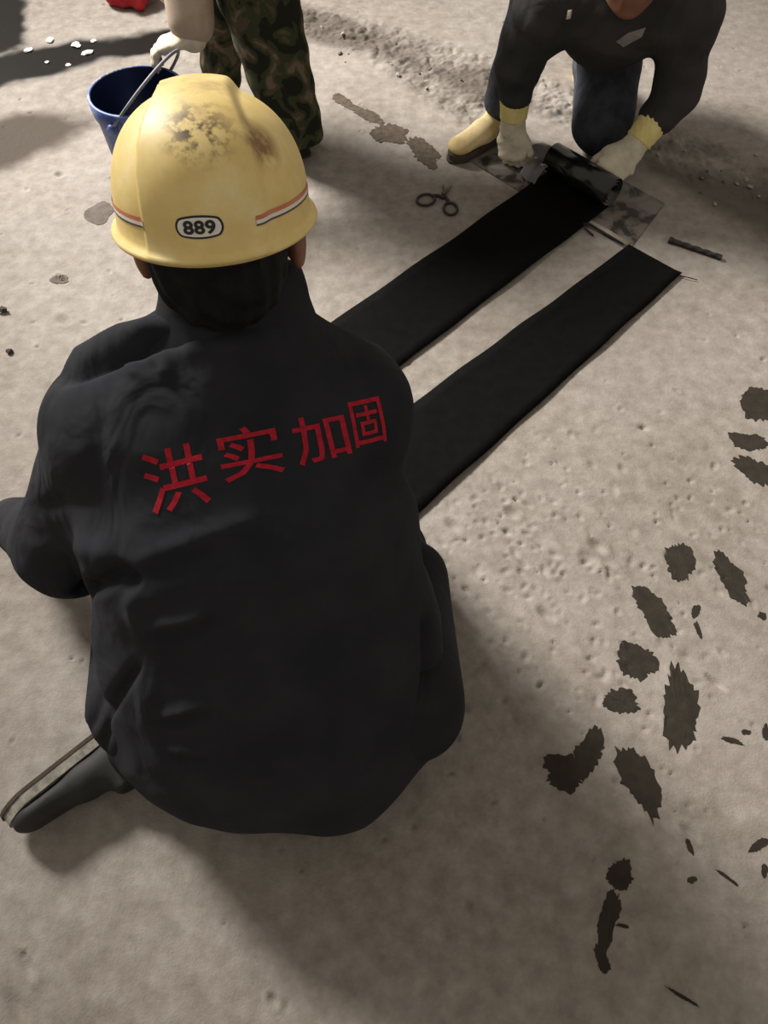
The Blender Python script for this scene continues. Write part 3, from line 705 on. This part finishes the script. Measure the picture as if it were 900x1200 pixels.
# red characters printed on the back
bvh = BVHTree.FromPolygons([Vector(v) for v in Vj], [tuple(int(i) for i in q) for q in Qj])
def hit(x, y):
    d = Vector(ray(x, y)).normalized(); h_ = bvh.ray_cast(Vector(cO), d); return np.array(h_[0]), np.array(h_[1])
txt = [('\u6d2a', (205, 561), (197, 525), (213, 597), (170, 569), (240, 552)), ('\u5b9e', (293, 530), (287, 500), (300, 560), (258, 537), (330, 523)),
       ('\u52a0', (376, 513), (369, 487), (383, 541), (344, 520), (407, 506)), ('\u56fa', (432, 495), (427, 468), (437, 521), (414, 499), (451, 491))]
for ch, c0, tp, bt, lf, rt in txt:
    cu = bpy.data.curves.new('printed_character', 'FONT'); cu.body = ch; cu.size = 1; cu.offset = .007; cu.resolution_u = 2; cu.fill_mode = 'FRONT'
    to = bpy.data.objects.new('tmp', cu); COL.objects.link(to)
    dg = bpy.context.evaluated_depsgraph_get(); me = bpy.data.meshes.new_from_object(to.evaluated_get(dg)); bpy.data.objects.remove(to)
    bm = bmesh.new(); bm.from_mesh(me); bmesh.ops.triangulate(bm, faces=bm.faces)
    for _ in range(5):
        le = [e for e in bm.edges if e.calc_length() > .05]
        if not le: break
        bmesh.ops.subdivide_edges(bm, edges=le, cuts=1); bmesh.ops.triangulate(bm, faces=bm.faces)
    co = np.array([v.co[:] for v in bm.verts]); mn, mx = co.min(0), co.max(0)
    pc, nc = hit(*c0); pt = hit(*tp)[0]; pb = hit(*bt)[0]; pl_ = hit(*lf)[0]; pr = hit(*rt)[0]
    n_ = nc + 0.0; n_ = unit(n_)
    R_ = pr - pl_; U_ = pt - pb; n_ = unit(np.cross(R_, U_))
    for v in bm.verts:
        q = (np.array(v.co[:]) - mn) / np.maximum(mx - mn, 1e-6) - .5
        p = pc + R_ * q[0] + U_ * q[1]
        h_ = bvh.ray_cast(Vector(p + n_ * .06), Vector(-n_)); s_ = np.array(h_[0]) if h_[0] is not None else p
        v.co = Vector(s_ + n_ * .0009)
    bm.to_mesh(me); bm.free(); me.name = 'printed_character'
    o = bpy.data.objects.new('printed_character', me); COL.objects.link(o); me.materials.clear(); me.materials.append(M['red_print']); o.parent = jacket
    o['label'] = 'red printed Chinese character ' + ch
# left shoe lies on its inner side, sole turned outwards, toe pointing back
shoe(near, A(-.475, .400, .052), A(-.650, .232, .046), A(.72, -.60, -.02), ('shoe', 'sole', 'soledark'), L=.245)
shoe(near, A(-.02, .46, .13), A(-.05, .30, .03), A(0, -.3, -1), ('shoe', 'sole', 'soledark'), L=.24)

# ---- hard hat
def hat(name, C0, fwd, up, label, sticker=True):
    r_, f, u = basis(fwd, up); root = empty(name, tuple(C0)); Mx = Matrix(((*[0] * 4,),) * 4)
    Mx = Matrix([[r_[i], f[i], u[i], C0[i]] for i in range(3)] + [[0, 0, 0, 1]]); root.matrix_world = Mx
    a, b, h_ = .1035, .131, .103
    def ridge(x, y, z, q):   # raised crown band from front to back, wider towards the rear edge
        hwL = .034 + .026 * smooth01(-y, .02, .135); hwR = .032 + .026 * smooth01(-y, .02, .135)
        dL = smooth01(-x, hwL - .0008, hwL + .0030); dR = smooth01(x, hwR - .006, hwR + .012); m = (1 - dL) * (1 - dR)
        return .0095 * m * (.55 + .45 * smooth01(z, .0, .08))
    NT_, NP = 220, 72; V = []; Fc = []
    prof = []
    for i in range(NP): ph = (i + .35) / NP * math.pi / 2; prof.append((math.sin(ph) ** .88, h_ * math.cos(ph) ** .94, i / NP))
    prof += [(1.006, -.006, 1), (1.012, -.014, 1), (1.03, -.019, 1), (1.075, -.021, 1), (1.085, -.0235, 1), (1.075, -.026, 1), (1.02, -.0245, 1), (.985, -.018, 1), (.97, .0, 1)]
    nin = len(prof)
    for i in range(30, -1, -1): ph = (i + .35) / 31 * math.pi / 2; prof.append((.965 * math.sin(ph) ** .88, (h_ - .006) * math.cos(ph) ** .94, -1))
    for pi_, (s, z, q) in enumerate(prof):
        for k in range(NT_):
            th = 2 * math.pi * k / NT_; x, y = a * s * math.cos(th), b * s * math.sin(th)
            visor = max(0, math.sin(th)) ** 2
            if s > 1.02 and q == 1: y += .035 * visor * (s - 1) / .08 ; z_ = z - .006 * visor
            else: z_ = z
            if q == 1 and s > .9: z_ -= .004 * max(0, -math.sin(th)) ** 1.5       # dips at the nape
            if q >= 0 and pi_ < NP + 4:
                d = ridge(x, y, z, q); nx, ny, nz = x / a ** 2, y / b ** 2, max(z, 0) / h_ ** 2; L = math.sqrt(nx * nx + ny * ny + nz * nz); x += d * nx / L; y += d * ny / L; z_ += d * nz / L
            V.append((x, y, z_))
    for i in range(len(prof) - 1):
        for k in range(NT_): Fc.append([i * NT_ + (k + 1) % NT_, i * NT_ + k, (i + 1) * NT_ + k, (i + 1) * NT_ + (k + 1) % NT_])
    V.append((0, 0, V[0][2])); Fc += [[len(V) - 1, k, (k + 1) % NT_] for k in range(NT_)]
    V.append((0, 0, V[(len(prof) - 1) * NT_][2])); Fc += [[len(V) - 1, (len(prof) - 1) * NT_ + (k + 1) % NT_, (len(prof) - 1) * NT_ + k] for k in range(NT_)]
    Fc = [f_[::-1] for f_ in Fc]; 
    def sub(nm, V_, F_, mat, sm=True, par=root):
        me = bpy.data.meshes.new(nm); me.from_pydata([tuple(v) for v in V_], [], F_); me.materials.append(mat)
        bm = bmesh.new(); bm.from_mesh(me); bmesh.ops.recalc_face_normals(bm, faces=bm.faces); bm.to_mesh(me); bm.free()
        if sm: me.polygons.foreach_set('use_smooth', [True] * len(me.polygons))
        o = bpy.data.objects.new(nm, me); COL.objects.link(o); o.parent = par; return o
    shell = sub('shell', V, Fc, M['hat'])
    tag(root, label, 'hard hat')
    tr = BVHTree.FromPolygons([Vector(v) for v in V], Fc)
    def wrap(x, z, off):      # point of the shell seen straight from behind
        h1 = tr.ray_cast(Vector((x, -.4, z)), Vector((0, 1, 0))); return (h1[0] + h1[1] * off * (1 if h1[1].y < 0 else -1))
    def wrap_r(th, z, off):
        d = Vector((math.cos(th), math.sin(th), 0)); h1 = tr.ray_cast(Vector((0, 0, z)) + d * .5, -d); nn = h1[1]; nn = nn if nn.dot(d) > 0 else -nn
        return h1[0] + nn * off
    def pill(cx, cz, hw, hh, off, mat, nm, par):
        out = []
        for k in range(40):
            t_ = 2 * math.pi * k / 40; out.append(((hw - hh) * max(-1, min(1, 1.6 * math.cos(t_))) + hh * math.cos(t_), hh * math.sin(t_)))
        V_ = []; F_ = []; rg = (1, .75, .5, .25, .01)
        for ri, q in enumerate(rg):
            for (x, z) in out: V_.append(wrap(cx + x * q, cz + z * q, off))
        for ri in range(len(rg) - 1):
            for k in range(40): F_.append([ri * 40 + k, ri * 40 + (k + 1) % 40, (ri + 1) * 40 + (k + 1) % 40, (ri + 1) * 40 + k])
        return sub(nm, V_, F_, mat, True, par)
    if sticker:
        sx, sz = -.0035, .007
        st = pill(sx, sz, .0225, .0108, .0006, M['black'], 'number_sticker', root); st['label'] = 'white oval sticker with the number 889'
        pill(sx, sz, .0203, .0088, .0011, M['white'], 'sticker_face', st)
        cu = bpy.data.curves.new('digits', 'FONT'); cu.body = '889'; cu.size = 1; cu.offset = .034; cu.align_x = 'LEFT'; cu.space_character = 1.05
        to = bpy.data.objects.new('tmp', cu); COL.objects.link(to); dg = bpy.context.evaluated_depsgraph_get(); me = bpy.data.meshes.new_from_object(to.evaluated_get(dg)); bpy.data.objects.remove(to)
        co = np.array([v.co[:] for v in me.vertices]); mn, mx = co.min(0), co.max(0)
        for v in me.vertices:
            q = ((v.co.x - mn[0]) / (mx[0] - mn[0]) - .5, (v.co.y - mn[1]) / (mx[1] - mn[1]) - .5); v.co = wrap(sx + q[0] * .030, sz + q[1] * .0128, .0017)
        me.materials.clear(); me.materials.append(M['black']); o = bpy.data.objects.new('printed_number', me); COL.objects.link(o); o.parent = st
    for (t0, t1) in ((math.radians(292), math.radians(358)), (math.radians(182), math.radians(243))):
        par = None
        for z0, z1, m_, nm in ((.0060, .0100, 'red_stripe', 'red_stripe'), (.0025, .0060, 'white', 'white_stripe'), (.0005, .0025, 'grey_stripe', 'dark_stripe')):
            V_ = []; F_ = []; n_ = 40
            for k in range(n_ + 1):
                th = t0 + (t1 - t0) * k / n_
                for z in (z0, z1): V_.append(wrap_r(th, z, .0007))
            for k in range(n_): F_.append([2 * k, 2 * k + 2, 2 * k + 3, 2 * k + 1])
            o = sub(nm, V_, F_, M[m_], True, root)
    return root
hat('hard_hat', HATC, nFwd, nHeadUp, 'yellow hard hat with the number 889 on its back, smudged crown')

# ---- far worker: on one knee, bent over the roll
fHead = A(.605, 2.065, .608); fFwd = A(-.12, -.98, -.06); fUp = A(0, -.05, 1)
B = Field(.006); eyep = add_head(B, fHead, fFwd, fUp); r_, f_, u_ = basis(fFwd, fUp)
fNB = A(.605, 2.14, .525)
B.ecap(fHead - u_ * .05 - f_ * .02, fNB, .055, .06, r_, .03)
fRS, fLS = A(.430, 2.14, .455), A(.785, 2.12, .455)     # his right shoulder is on the viewer's left
fRE, fRW = A(.376, 2.165, .30), A(.388, 2.175, .118)
fLE, fLW = A(.835, 2.13, .25), A(.728, 2.062, .112)
B.chain([A(.605, 2.22, .53), A(.605, 2.40, .53), A(.605, 2.55, .46), A(.61, 2.60, .40)], [(.15, .10), (.155, .105), (.14, .10), (.15, .11)], (1, 0, 0), .03)
for S_, E_, W_ in ((fRS, fRE, fRW), (fLS, fLE, fLW)):
    B.ecap(fNB, S_, .06, .06, (0, 1, 0), .04); B.ecap(S_, E_, .05, .042, (1, 0, 0), .03); B.ecap(E_, W_, .042, .028, (1, 0, 0), .02)
HR = dict(d=A(.10, -.32, -1), nrm=A(-.55, -.8, .1), side=A(.8, -.5, 0), curl=(34, 40, 30), thumb_out=.7)
HL = dict(d=A(-.72, -.55, -.42), nrm=A(.1, -.55, .8), side=A(-.6, .6, .3), curl=(28, 34, 28), thumb_out=.8)
add_hand(B, fRW, HR['d'], HR['nrm'], HR['side'], s=.95, curl=HR['curl'], thumb_out=.7); add_hand(B, fLW, HL['d'], HL['nrm'], HL['side'], s=.95, curl=HL['curl'], thumb_out=.8)
fRH, fLH = A(.52, 2.58, .42), A(.70, 2.58, .42); fRK, fRA = A(.44, 2.27, .445), A(.375, 2.30, .10); fLK, fLA = A(.675, 2.225, .075), A(.70, 2.60, .09)
for H_, K_, K2 in ((fRH, fRK, fRA), (fLH, fLK, fLA)):
    B.ecap(H_, K_, .08, .056, (1, 0, 0), .03); B.ecap(K_, K2, .054, .038, (1, 0, 0), .02)
far = mesh_obj('person', *B.build(2), M['skin'])
tag(far, 'person on one knee in a dark work jacket, gloved hands holding the carbon roll', 'person')
eyes(eyep, far); hair_cap(fHead, fFwd, fUp, far)
T = Field(.007); T.ecap(A(.61, 2.62, .42), A(.61, 2.52, .45), (.17, .12), (.17, .12), (1, 0, 0), .04)
T.ecap(fLH, fLK + A(0, .01, .03), .115, .088, (1, 0, 0), .03); T.ecap(fLK + A(0, .01, .012), fLA, .086, .065, (1, 0, 0), .03); T.ecap(fRH, fRK, .11, .088, (1, 0, 0), .02); T.ecap(fRK, fRA + A(0, 0, .03), .088, .064, (1, 0, 0), .02)
T.plane((0, 0, .004), (0, 0, -1))
tz = lambda X, Y, Z: .003 * np.sin(40 * X + 20 * Z) * np.sin(33 * Z + 25 * Y)
mesh_obj('trousers', *T.build(3, tz), M['blue_trousers'], far)
J = Field(.0065); J.chain([A(.605, 2.19, .535), A(.605, 2.27, .50), A(.605, 2.42, .49), A(.61, 2.56, .46)], [(.15, .11), (.195, .15), (.195, .155), (.19, .15)], (1, 0, 0), .05)
J.ecap(fNB + A(0, .03, -.02), fRS, .08, .088, (0, 1, 0), .05); J.ecap(fNB + A(0, .03, -.02), fLS, .08, .088, (0, 1, 0), .05)
J.ecap(A(.62, 2.13, .44), A(.63, 2.22, .365), (.15, .10), (.14, .10), (1, 0, 0), .05)
J.ecap(fRS, fRE, .078, .060, (1, 0, 0), .035); J.ecap(fRE, fRW + (fRE - fRW) * .60, .060, .052, (1, 0, 0), .02)
J.ecap(fLS, fLE, .080, .064, (1, 0, 0), .035); J.ecap(fLE, fLW + (fLE - fLW) * .60, .064, .056, (1, 0, 0), .02)
jz = lambda X, Y, Z: .004 * np.sin(38 * X + 25 * Z + 10 * Y) * np.sin(30 * Z - 22 * Y) + .002 * np.sin(80 * Z + 20 * X)
fj = mesh_obj('jacket', *J.build(3, jz), M['jacket_far'], far)
C_ = Field(.005); C_.ecap(fNB + A(0, .02, -.03), fNB + A(0, -.035, .0), (.088, .085), (.075, .072), (1, 0, 0), .02); mesh_obj('collar', *C_.build(2), M['jacket_far'], fj)
# pale flap of the shirt at the neck
fb = BVHTree.FromPolygons([v.co for v in fj.data.vertices], [tuple(p.vertices) for p in fj.data.polygons])
V = []; Fc = []; cs = [(722, 48), (736, 38), (756, 32), (752, 42), (730, 54)]
for lev in (.0004, .004):
    for x, y in cs:
        h1 = fb.ray_cast(Vector(cO), Vector(ray(x, y)).normalized()); V.append(h1[0] + h1[1] * lev)
Fc = [[5, 6, 7, 8, 9], [4, 3, 2, 1, 0]] + [[i, (i + 1) % 5, 5 + (i + 1) % 5, 5 + i] for i in range(5)]
V2 = []
for lev in (.0004, .004):
    for x, y in [(663, 22), (665, 12), (670, 11), (668, 21)]:
        h1 = fb.ray_cast(Vector(cO), Vector(ray(x, y)).normalized()); V2.append(h1[0] + h1[1] * lev)
mesh_obj('chest_tag', V2, [[4, 5, 6, 7], [3, 2, 1, 0]] + [[i, (i + 1) % 4, 4 + (i + 1) % 4, 4 + i] for i in range(4)], M['chip'], fj, smooth=False)
cl = mesh_obj('shirt_flap', V, Fc, simple('grey_shirt', (112, 110, 106), (130, 128, 124), 30, .9), far, smooth=False)
for W_, E_, hd_ in ((fRW, fRE, HR), (fLW, fLE, HL)):
    G = Field(.0038); add_hand(G, W_, hd_['d'], hd_['nrm'], hd_['side'], s=.98, rad=1.22, curl=hd_['curl'], thumb_out=hd_['thumb_out'], spread=1.5)
    dr = unit(E_ - W_); G.ecap(W_ - dr * .005, W_ + dr * .03, .036, .037, (1, 0, 0), .012)
    g_ = mesh_obj('glove', *G.build(1, lambda X, Y, Z: .0007 * np.sin(300 * Z) * np.sin(280 * X)), M['glove'], far); g_['label'] = 'cream knit work glove'
    K = Field(.004); K.ecap(W_ + dr * .028, W_ + dr * .098, .040, .046, (1, 0, 0), .005, cap=.004)
    k_ = mesh_obj('glove_cuff', *K.build(1, lambda X, Y, Z: .0012 * np.sin(500 * X) + 0 * Y + 0 * Z), M['cuff'], g_); k_['label'] = 'yellow knit cuff'
shoe(far, A(.395, 2.335, .001), A(.225, 2.185, .001), (0, 0, 1), ('boot', 'bootsole', 'bootsole'), L=.25, name='boot')
shoe(far, A(.70, 2.68, .13), A(.70, 2.60, .01), (0, 1, -.3), ('boot', 'bootsole', 'bootsole'), L=.25, name='boot')

hat('hard_hat', fHead + basis(fFwd, fUp)[2] * .020, fFwd, fUp, 'yellow hard hat worn by the person on one knee, added out of view to lengthen the shadow, no number sticker', sticker=False)  # out of view; added so the kneeling worker's shadow reaches further

# ---- third person: bends over the bucket in camouflage trousers, only the lower legs and a hand are in view
tHead = A(-.80, 2.44, 1.02); tFwd = A(-.75, -.15, -.6); tUp = A(-.6, 0, .75)
B = Field(.007); eyep = add_head(B, tHead, tFwd, tUp); r_, f_, u_ = basis(tFwd, tUp); tNB = A(-.66, 2.46, .99)
B.ecap(tHead - u_ * .05 - f_ * .02, tNB, .055, .06, r_, .03)
tLS, tRS = A(-.60, 2.29, .93), A(-.58, 2.62, .93); tLE, tLW = A(-.515, 2.27, .63), A(-.512, 2.135, .392); tRE, tRW = A(-.62, 2.70, .65), A(-.70, 2.58, .42)
B.chain([A(-.60, 2.46, .96), A(-.42, 2.46, .93), A(-.22, 2.46, .82), A(-.14, 2.46, .74)], [(.15, .10), (.155, .105), (.14, .10), (.15, .11)], (0, 1, 0), .03)
for S_, E_, W_ in ((tLS, tLE, tLW), (tRS, tRE, tRW)):
    B.ecap(tNB, S_, .06, .06, (0, 1, 0), .04); B.ecap(S_, E_, .05, .042, (1, 0, 0), .03); B.ecap(E_, W_, .042, .028, (1, 0, 0), .02)
H3 = dict(d=A(-.95, -.12, -.22), nrm=A(-.2, .1, 1), side=A(0, 1, 0), curl=(24, 40, 34))
add_hand(B, tLW, H3['d'], H3['nrm'], H3['side'], curl=H3['curl'], s=.95); add_hand(B, tRW, A(.1, -.2, -1), A(-1, 0, 0), A(0, -1, 0), curl=(20, 24, 20))
tLH, tRH = A(-.12, 2.37, .74), A(-.14, 2.56, .74); tLK, tLA = A(-.350, 2.275, .46), A(-.285, 2.225, .09); tRK, tRA = A(-.47, 2.44, .47), A(-.545, 2.50, .09)
for H_, K_, K2 in ((tLH, tLK, tLA), (tRH, tRK, tRA)):
    B.ecap(H_, K_, .085, .058, (1, 0, 0), .03); B.ecap(K_, K2, .056, .04, (1, 0, 0), .02)
cm = mesh_obj('person', *B.build(2), M['skin']); tag(cm, 'person in camouflage trousers bending over the blue bucket', 'person')
eyes(eyep, cm); hair_cap(tHead, tFwd, tUp, cm)
T = Field(.007); T.ecap(A(-.12, 2.46, .76), A(-.2, 2.46, .80), (.17, .13), (.17, .13), (0, 1, 0), .04)
for H_, K_, K2, rr_ in ((tLH, tLK, tLA, 1.0), (tRH, tRK, tRA, .72)):
    T.ecap(H_, K_, .12, .108 * rr_, (1, 0, 0), .04); T.ecap(K_, K2 + A(.012, 0, -.015), .108 * rr_, .086 * rr_, (1, 0, 0), .03)
T.plane((0, 0, .05), (0, 0, -1))
mesh_obj('trousers', *T.build(3, lambda X, Y, Z: .005 * np.sin(45 * Z + 14 * X) * np.sin(20 * X + 24 * Y + 30 * Z)), M['camo'], cm)
J = Field(.008); J.chain([A(-.62, 2.46, .96), A(-.42, 2.46, .92), A(-.22, 2.46, .82)], [(.17, .12), (.19, .14), (.185, .15)], (0, 1, 0), .05)
for S_, E_, W_ in ((tLS, tLE, tLW), (tRS, tRE, tRW)): J.ecap(tNB + A(.05, 0, -.03), S_, .08, .088, (0, 1, 0), .05); J.ecap(S_, E_, .088, .075, (1, 0, 0), .04); J.ecap(E_, W_ + (E_ - W_) * .12, .072, .062, (1, 0, 0), .03)
mesh_obj('shirt', *J.build(3), M['sleeve_pale'], cm)
for W_, E_, hd_ in ((tLW, tLE, H3), (tRW, tRE, dict(d=A(.1, -.2, -1), nrm=A(-1, 0, 0), side=A(0, -1, 0), curl=(20, 24, 20)))):
    G = Field(.004); add_hand(G, W_, hd_['d'], hd_['nrm'], hd_['side'], s=.98, rad=1.22, curl=hd_['curl'], spread=1.5); dr = unit(E_ - W_); G.ecap(W_ - dr * .005, W_ + dr * .05, .037, .040, (1, 0, 0), .012)
    mesh_obj('glove', *G.build(1), M['glove'], cm)
shoe(cm, A(-.238, 2.215, .001), A(-.48, 2.235, .001), (0, 0, 1), ('shoe', 'shoe', 'soledark'), L=.27)
shoe(cm, A(-.49, 2.50, .001), A(-.74, 2.52, .001), (0, 0, 1), ('shoe', 'shoe', 'soledark'), L=.27)

# ------------------------------------------------------------------ small loose things
F = Field(.006); rs2 = np.random.RandomState(8)
c0 = fl(150, 10)
for i in range(9): p = c0 + A(rs2.uniform(-.07, .09), rs2.uniform(0, .12), .02 + rs2.uniform(0, .04)); F.ecap(p, p + A(rs2.uniform(-.07, .07), rs2.uniform(-.05, .05), rs2.uniform(-.02, .03)), .028, .022, (1, 0, 0), .012)
F.plane((0, 0, .001), (0, 0, -1))
tag(mesh_obj('red_cloth', *F.build(1, lambda X, Y, Z: .006 * np.sin(90 * X + 50 * Y) * np.sin(70 * Y + 60 * Z)), M['red_cloth']), 'crumpled red cloth lying beyond the puddle', 'cloth')
def lump(name, px_, py_, size, flat, seed, mat, label, cat, group=None):
    rs_ = np.random.RandomState(seed); bm = bmesh.new(); bmesh.ops.create_icosphere(bm, subdivisions=2, radius=1); p = fl(px_, py_)
    el = rs_.uniform(1, 1.9); an = rs_.uniform(0, 3.1)
    for v in bm.verts:
        k = 1 + .28 * rs_.randn() * .6; x, y = v.co.x * size * k * el, v.co.y * size * k
        v.co = (x * math.cos(an) - y * math.sin(an), x * math.sin(an) + y * math.cos(an), v.co.z * size * flat * k)
    zmin = min(v.co.z for v in bm.verts)
    me = bpy.data.meshes.new(name); bm.to_mesh(me); bm.free(); me.materials.append(mat)
    o = bpy.data.objects.new(name, me); COL.objects.link(o); o.location = (p[0], p[1], height(p[0], p[1]) - zmin - .0005); tag(o, label, cat, group)
    return o
for i, (x, y, s) in enumerate(((33, 59, .012), (59, 48, .013), (90, 53, .014), (103, 62, .015), (110, 48, .010), (80, 76, .008), (55, 73, .008))):
    lump('plaster_chip', x, y, s, .25, 100 + i, M['chip'], 'small pale plaster chip lying in the dark puddle', 'plaster chip', 'plaster chips in the puddle')
for i, (x, y, s) in enumerate(((12, 413, .008), (4, 365, .009))):
    lump('pebble', x, y, s, .7, 130 + i, M['pebble'], 'small dark pebble on the bright concrete beside the kneeling person', 'pebble', 'dark pebbles')
rs3 = np.random.RandomState(12)
for i in range(30):
    q = rs3.rand(); a_, b_ = ((380, 40), (580, 120)) if i < 13 else ((755, 170), (900, 245))
    x, y = a_[0] + (b_[0] - a_[0]) * q + rs3.randn() * 14, a_[1] + (b_[1] - a_[1]) * q + rs3.randn() * 12
    lump('concrete_crumb', x, y, rs3.uniform(.003, .008), .6, 200 + i, M['crumb'] if i % 3 else M['pit'], 'small concrete crumb on the rough ridge behind the carbon roll', 'concrete crumb', 'concrete crumbs on the rough ridge')
